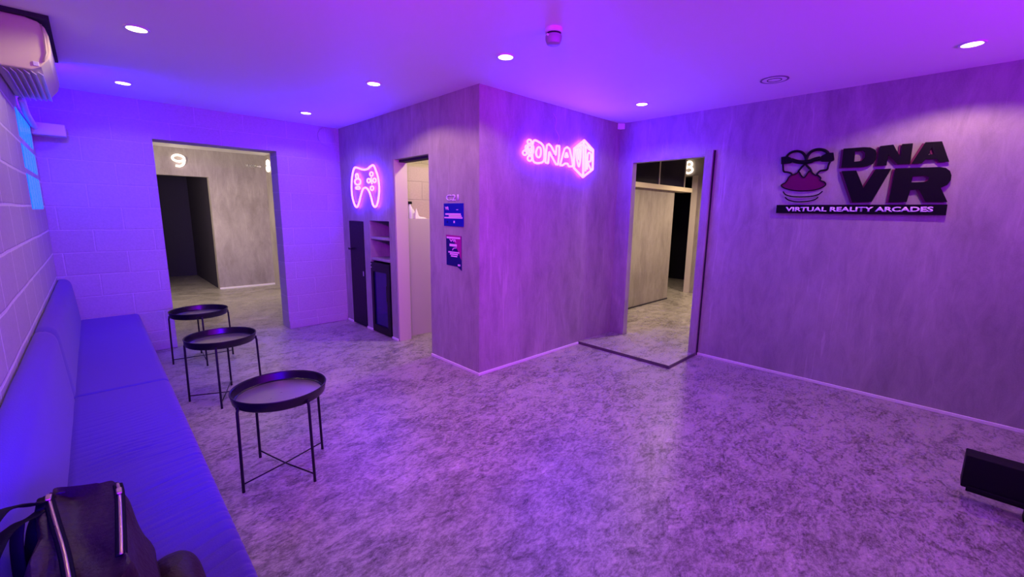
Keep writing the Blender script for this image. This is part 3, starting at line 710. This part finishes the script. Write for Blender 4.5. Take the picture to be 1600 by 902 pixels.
nl('cube_letters', [([(828, 400), (838, 520), (862, 606), (880, 500), (888, 372)], False, True), ([(850, 390), (862, 520), (872, 390)], False, True), ([(942, 370), (938, 660)], False, False), ([(958, 640), (965, 470), (985, 442), (1002, 470), (996, 540), (968, 556), (1000, 640)], False, True)], .010)
for u, v in ((395, 318), (590, 470), (922, 300), (907, 725), (226, 442)):
    p = npt(u, v); MB().tube([(p.x, p.y, p.z), (p.x, YF-.001, p.z)], .004, 6).build('standoff', M['acrylic'], ns)
b = MB(); b.tube(bez([npt(600, 350, .006), npt(628, 260, .006), npt(585, 160, .006), npt(598, 60, .006), npt(560, -20, .006)]), .004, 6); b.build('power_cable', mat('clear_cable', (.55, .45, .7), .3), ns, smooth=True)

# ------------------------------------------------------------------ black DNA VR logo on the right wall
lg = thing('wall_logo', 'large black raised DNA VR logo with emblem on the right wall', 'sign', (XR, .62, 1.5))
SD = .030
def lpt(u, v, d=SD): return onX(1190+u/5, 200+v/5, XR-d)
def letter(name, poly, holes=()):
    P = [lpt(*p) for p in poly]; Hs = [[lpt(*p) for p in h] for h in holes]
    o = MB().prism(P, (SD-.012, 0, 0), Hs).build(name, M['sign_black'], lg)
    s = lambda p: Vector((XR-.011, p.y+.018, p.z-.004))
    MB().prism([s(p) for p in P], (.010, 0, 0), [[s(p) for p in h] for h in Hs]).build('plum_backing', M['sign_plum'], o)
letter('letter', [(640, 162), (800, 150), (850, 152), (885, 168), (897, 200), (892, 240), (865, 280), (820, 300), (780, 305), (622, 310)],
       [[(728, 180), (790, 176), (810, 196), (806, 230), (780, 258), (722, 264)]])
letter('letter', [(925, 142), (1030, 130), (1085, 232), (1098, 126), (1182, 120), (1160, 278), (1062, 284), (990, 205), (975, 292), (900, 296)])
letter('letter', [(1280, 112), (1410, 104), (1466, 262), (1388, 268), (1370, 240), (1280, 246), (1250, 276), (1170, 280)], [[(1332, 150), (1350, 205), (1298, 209)]])
letter('letter', [(625, 338), (738, 332), (795, 470), (890, 322), (1012, 318), (858, 578), (708, 582)])
letter('letter', [(1045, 316), (1390, 305), (1440, 312), (1472, 335), (1484, 370), (1478, 408), (1450, 445), (1400, 468), (1452, 578), (1280, 578), (1228, 478), (1162, 484), (1132, 578), (992, 582)],
       [[(1180, 378), (1285, 372), (1310, 384), (1302, 410), (1272, 422), (1170, 426)]])
bar = MB().prism([lpt(118, 602), lpt(1453, 598), lpt(1440, 682), lpt(112, 665)], (SD-.002, 0, 0)).build('tagline_bar', M['sign_black'], lg)
a = lpt(185, 654, SD+.001); c = lpt(1338, 654, SD+.001); e = lpt(700, 612, SD+.001)
text_obj('tagline_letters', 'VIRTUAL REALITY ARCADES', (XR-SD+.001, a.y, (a.z+c.z)/2), (0, -1, 0), a.y-c.y, .038, .003, M['sign_white'], bar, .035)
# emblem: two faces in headsets over a bowl
def ept(u, v, d=.014): return onX(1210+u/9.49, 225+v/9.49, XR-d)
em = thing('emblem', None, None, (0, 0, 0)); bpy.data.objects.remove(em)
mass = [(100, 610), (160, 575), (190, 535), (215, 490), (255, 460), (300, 452), (335, 430), (358, 408), (378, 430), (400, 470), (438, 500), (475, 460), (510, 405), (545, 400), (565, 430), (605, 462), (640, 460), (665, 480), (690, 505), (682, 540), (735, 560), (762, 592), (740, 628), (660, 665), (560, 688), (430, 696), (300, 692), (190, 670), (125, 645)]
emo = MB().prism([ept(*p, .010) for p in mass], (.008, 0, 0)).build('emblem', M['sign_magenta'], lg)
def es(b, pts, r, n=6, closed=False): b.tube(bez([ept(*p) for p in pts], n, closed), r, 8, closed=closed)
b = MB()
es(b, mass, .0045, 3, True)
es(b, [(180, 190), (225, 140), (290, 112), (355, 108), (415, 130), (455, 180), (475, 250)], .010)
es(b, [(470, 250), (490, 180), (540, 120), (610, 88), (680, 82), (750, 100), (800, 140)], .012)
es(b, [(250, 235), (330, 262), (410, 272), (460, 268)], .016)
es(b, [(470, 270), (540, 255), (610, 228), (680, 215)], .018)
es(b, [(480, 245), (455, 290), (400, 350), (352, 410)], .008); es(b, [(440, 260), (480, 320), (530, 370), (548, 410)], .008)
es(b, [(125, 300), (130, 350), (140, 408), (200, 420), (245, 435), (262, 468)], .0075); es(b, [(825, 265), (800, 320), (785, 375), (740, 390), (680, 400), (645, 430), (628, 465)], .0075)
es(b, [(128, 705), (165, 750), (250, 778), (390, 786), (540, 778), (650, 750), (715, 700)], .005); es(b, [(158, 790), (205, 830), (300, 855), (390, 858), (500, 850), (600, 825), (648, 788)], .005)
b.build('outline', M['sign_black'], emo, smooth=True)
b = MB()
b.prism([ept(*p, .022) for p in [(100, 195), (190, 180), (245, 205), (262, 235), (262, 262), (235, 285), (100, 300)]], (.020, 0, 0))
b.build('headset', M['sign_black'], emo)
b = MB()
b.prism([ept(*p, .022) for p in [(700, 175), (790, 130), (872, 128), (884, 215), (880, 240), (825, 262), (700, 262), (672, 235), (675, 205)]], (.020, 0, 0))
b.build('headset', M['sign_black'], emo)

# ------------------------------------------------------------------ room 9: lit numbers, wayfinding strip, lights
def digit(ch, c, xd, w, h, parent):
    """numeral bent from a thick glowing tube"""
    P = lambda u, v: c+xd*(u*w/2)+Vector((0, 0, v*h/2))
    b = MB(); rr = .017
    if ch == '9':
        b.tube(bez([P(.95*math.cos(a), .42+.55*math.sin(a)) for a in [2*math.pi*k/10 for k in range(10)]], 4, True), rr, 10, closed=True)
        b.tube(bez([P(.95, .45), P(.95, .05), P(.70, -.60), P(.15, -.95), P(-.55, -.90)], 6), rr, 10)
    else:
        for v, ru, rv in ((.50, .72, .46), (-.48, .95, .50)):
            b.tube(bez([P(ru*math.cos(a), v+rv*math.sin(a)) for a in [2*math.pi*k/10 for k in range(10)]], 4, True), rr, 10, closed=True)
    return b.build('digit', M['number_light'], parent, smooth=True)
n9 = thing('lit_number', 'glowing white number 9 over the dark doorway of the far room', 'number sign', (1.165, 9.42, 2.28), 'lit room numbers')
digit('9', Vector((1.165, 9.395, 2.277)), Vector((1, 0, 0)), .17, .19, n9)
n8 = thing('lit_number', 'glowing white number 8 seen edge-on at the right end of the far room', 'number sign', (2.5, 9.1, 2.28), 'lit room numbers')
digit('8', Vector((2.475, 9.15, 2.285)), Vector((0, -1, 0)), .17, .20, n8)
ws = thing('wayfinding_strip', 'tiny pale direction lettering with an arrow on the far room wall', 'sign', (2.3, 9.42, 2.28))
text_obj('lettering', 'VR ROOM', (2.17, 9.418, 2.262), (1, 0, 0), .17, .045, .01, M['white_paint'], ws, .01)
MB().prism([(2.352, 9.408, 2.29), (2.40, 9.408, 2.29), (2.40, 9.408, 2.305), (2.43, 9.408, 2.282), (2.40, 9.408, 2.259), (2.40, 9.408, 2.274), (2.352, 9.408, 2.274)], (0, .01, 0)).build('arrow', M['white_paint'], ws)
downlight(2.30, 8.1, 'small downlight in the ceiling of the far room beyond the wide opening', 30, 'downlights in the side rooms', (1, .8, .62), 150)
for (x, y, p) in ((.3, 8.1, 110), (1.7, 8.0, 90)): spot('far_room_beam', (x, y, ZC-.012), p, (1, .82, .66), 124, .8, .05)
area('far_room_glow', (-.75, 7.6, 1.5), (1.5, 9.4, 1.6), 1.0, 35, (1, .82, .66), 1.4, math.radians(80))

# ------------------------------------------------------------------ toilet: spray bottle and cloth on the ledge
spot('toilet_beam', (3.0, 3.7, ZC-.012), 95, (1, .80, .58), 160, .6, .06)
p = onY(646, 341, 4.43); LZ = 1.386
q = onY(641, 341, 4.43)
bt = thing('spray_bottle', 'white spray bottle with black nozzle on the toilet ledge', 'bottle', (q.x, 4.43, LZ))
k = .85
b = MB(); b.lathe([(.0001, 0), (.034, 0), (.038, .01), (.038, .09), (.030, .12), (.014, .15), (.013, .165), (.0001, .165)], (q.x, 4.435, LZ), 24, cap=False); b.build('bottle_body', M['white_plastic'], bt, smooth='auto')
b = MB(); b.rbox(q.x-.040, q.x+.025, 4.42, 4.45, LZ+.165, LZ+.195, .006); b.rbox(q.x-.056, q.x-.038, 4.424, 4.446, LZ+.172, LZ+.192, .004); b.tube([(q.x-.02, 4.435, LZ+.168), (q.x-.032, 4.435, LZ+.140)], .006, 8); b.build('trigger_nozzle', M['black_matt'], bt, smooth='auto')
cl = MB(); nx, ny = 24, 12; rows_ = []
cx0 = q.x+.045
for j in range(ny+1):
    rr = []
    for i in range(nx+1):
        u, v = i/nx, j/ny; hgt = .10*math.exp(-((u-.12)/.16)**2)*(.6+.4*math.sin(9*v)) + .028*(1-u)*(1-abs(2*v-1)**3) + .010*math.sin(14*u+5*v)**2
        edge = min(u, 1-u, v, 1-v); hgt *= min(1, edge/.12)
        rr.append(cl.bm.verts.new((cx0+.16*u+.01*math.sin(8*v), 4.405+.085*v, LZ+.002+hgt)))
    rows_.append(rr)
for A, B in zip(rows_, rows_[1:]):
    for i in range(nx): cl.bm.faces.new((A[i], A[i+1], B[i+1], B[i]))
ret = bmesh.ops.extrude_face_region(cl.bm, geom=cl.bm.faces[:], use_keep_orig=True)
for g in ret['geom']:
    if isinstance(g, bmesh.types.BMVert): g.co.z = LZ+.0005
tag(cl.build('folded_cloth', M['cloth_white'], smooth='auto'), 'crumpled white cloth lying beside the spray bottle on the toilet ledge', 'cloth')

# ------------------------------------------------------------------ right-hand room
tag(MB().rbox(XR+.085, 7.66, 3.345, 3.56, 1.872, 1.945, .004).build('timber_ledge', M['cream'], smooth='auto'), 'long cream timber ledge on top of the partition in the right-hand room', 'ledge')
gp = thing('glass_partition', 'dark reflective glass panes standing on the cream ledge', 'glass panel', (6.2, 3.46, 1.94))
for (x0, x1) in ((XR+.09, 5.60), (5.63, 6.62), (6.65, 7.54)): MB().box(x0, x1, 3.455, 3.465, 1.946, ZC-.002).build('pane', M['dark_glass'], gp)
for x in (5.60, 6.62, 7.54): MB().box(x, x+.03, 3.445, 3.475, 1.946, ZC-.002).build('mullion', mat('mullion_grey', (.55, .5, .48), .4), gp)
n3 = thing('lit_number', 'glowing white number 8 above the dark doorway seen through the narrow door', 'number sign', (8.0, 3.57, 2.35), 'lit room numbers')
digit('8', Vector((7.975, 3.585, 2.345)), Vector((0, -1, 0)), .15, .21, n3)
b = MB(); b.box(7.975, 8.0, 3.40, 3.50, .027, 2.19)
tag(b.build('door_casing', mat('casing_cream', (.60, .54, .46), .5)), 'pale upright door casing beside the dark doorway in the right-hand room', 'door casing')
dk = thing('dark_door', 'black door standing at the end of the passage behind the partition', 'door', (9.55, 4.6, .026))
MB().rbox(9.60, 9.64, 3.9, 5.3, .03, 2.2, .004).build('door_leaf', M['black_matt'], dk)
MB().tube([(9.60, 4.05, 1.05), (9.55, 4.05, 1.05), (9.55, 4.15, 1.05)], .012, 8).build('handle', M['steel'], dk, smooth='auto')
for (x, y, pw) in ((5.6, 2.3, 150), (7.2, 2.4, 190)): spot('right_room_beam', (x, y, ZC-.012), pw, (1, .76, .52), 150, .7, .05)
spot('passage_beam', (7.6, 4.2, ZC-.012), 70, (1, .76, .5), 140, .7, .05)

# ------------------------------------------------------------------ black equipment box at the right edge of the photo
eb = thing('equipment_box', 'low black equipment box on short feet at the lower right edge', 'box', (3.16, -.55, 0))
MB().rbox(3.100, 3.205, -.95, -.185, .085, .262, .006).build('casing', M['black_matt'], eb, smooth='auto')
MB().rbox(3.092, 3.104, -.95, -.205, .072, .100, .003).build('lower_lip', M['black_matt'], eb, smooth='auto')
for y in (-.43, -.88): MB().rbox(3.105, 3.16, y-.02, y+.02, 0, .075, .004).build('foot', M['black_matt'], eb)
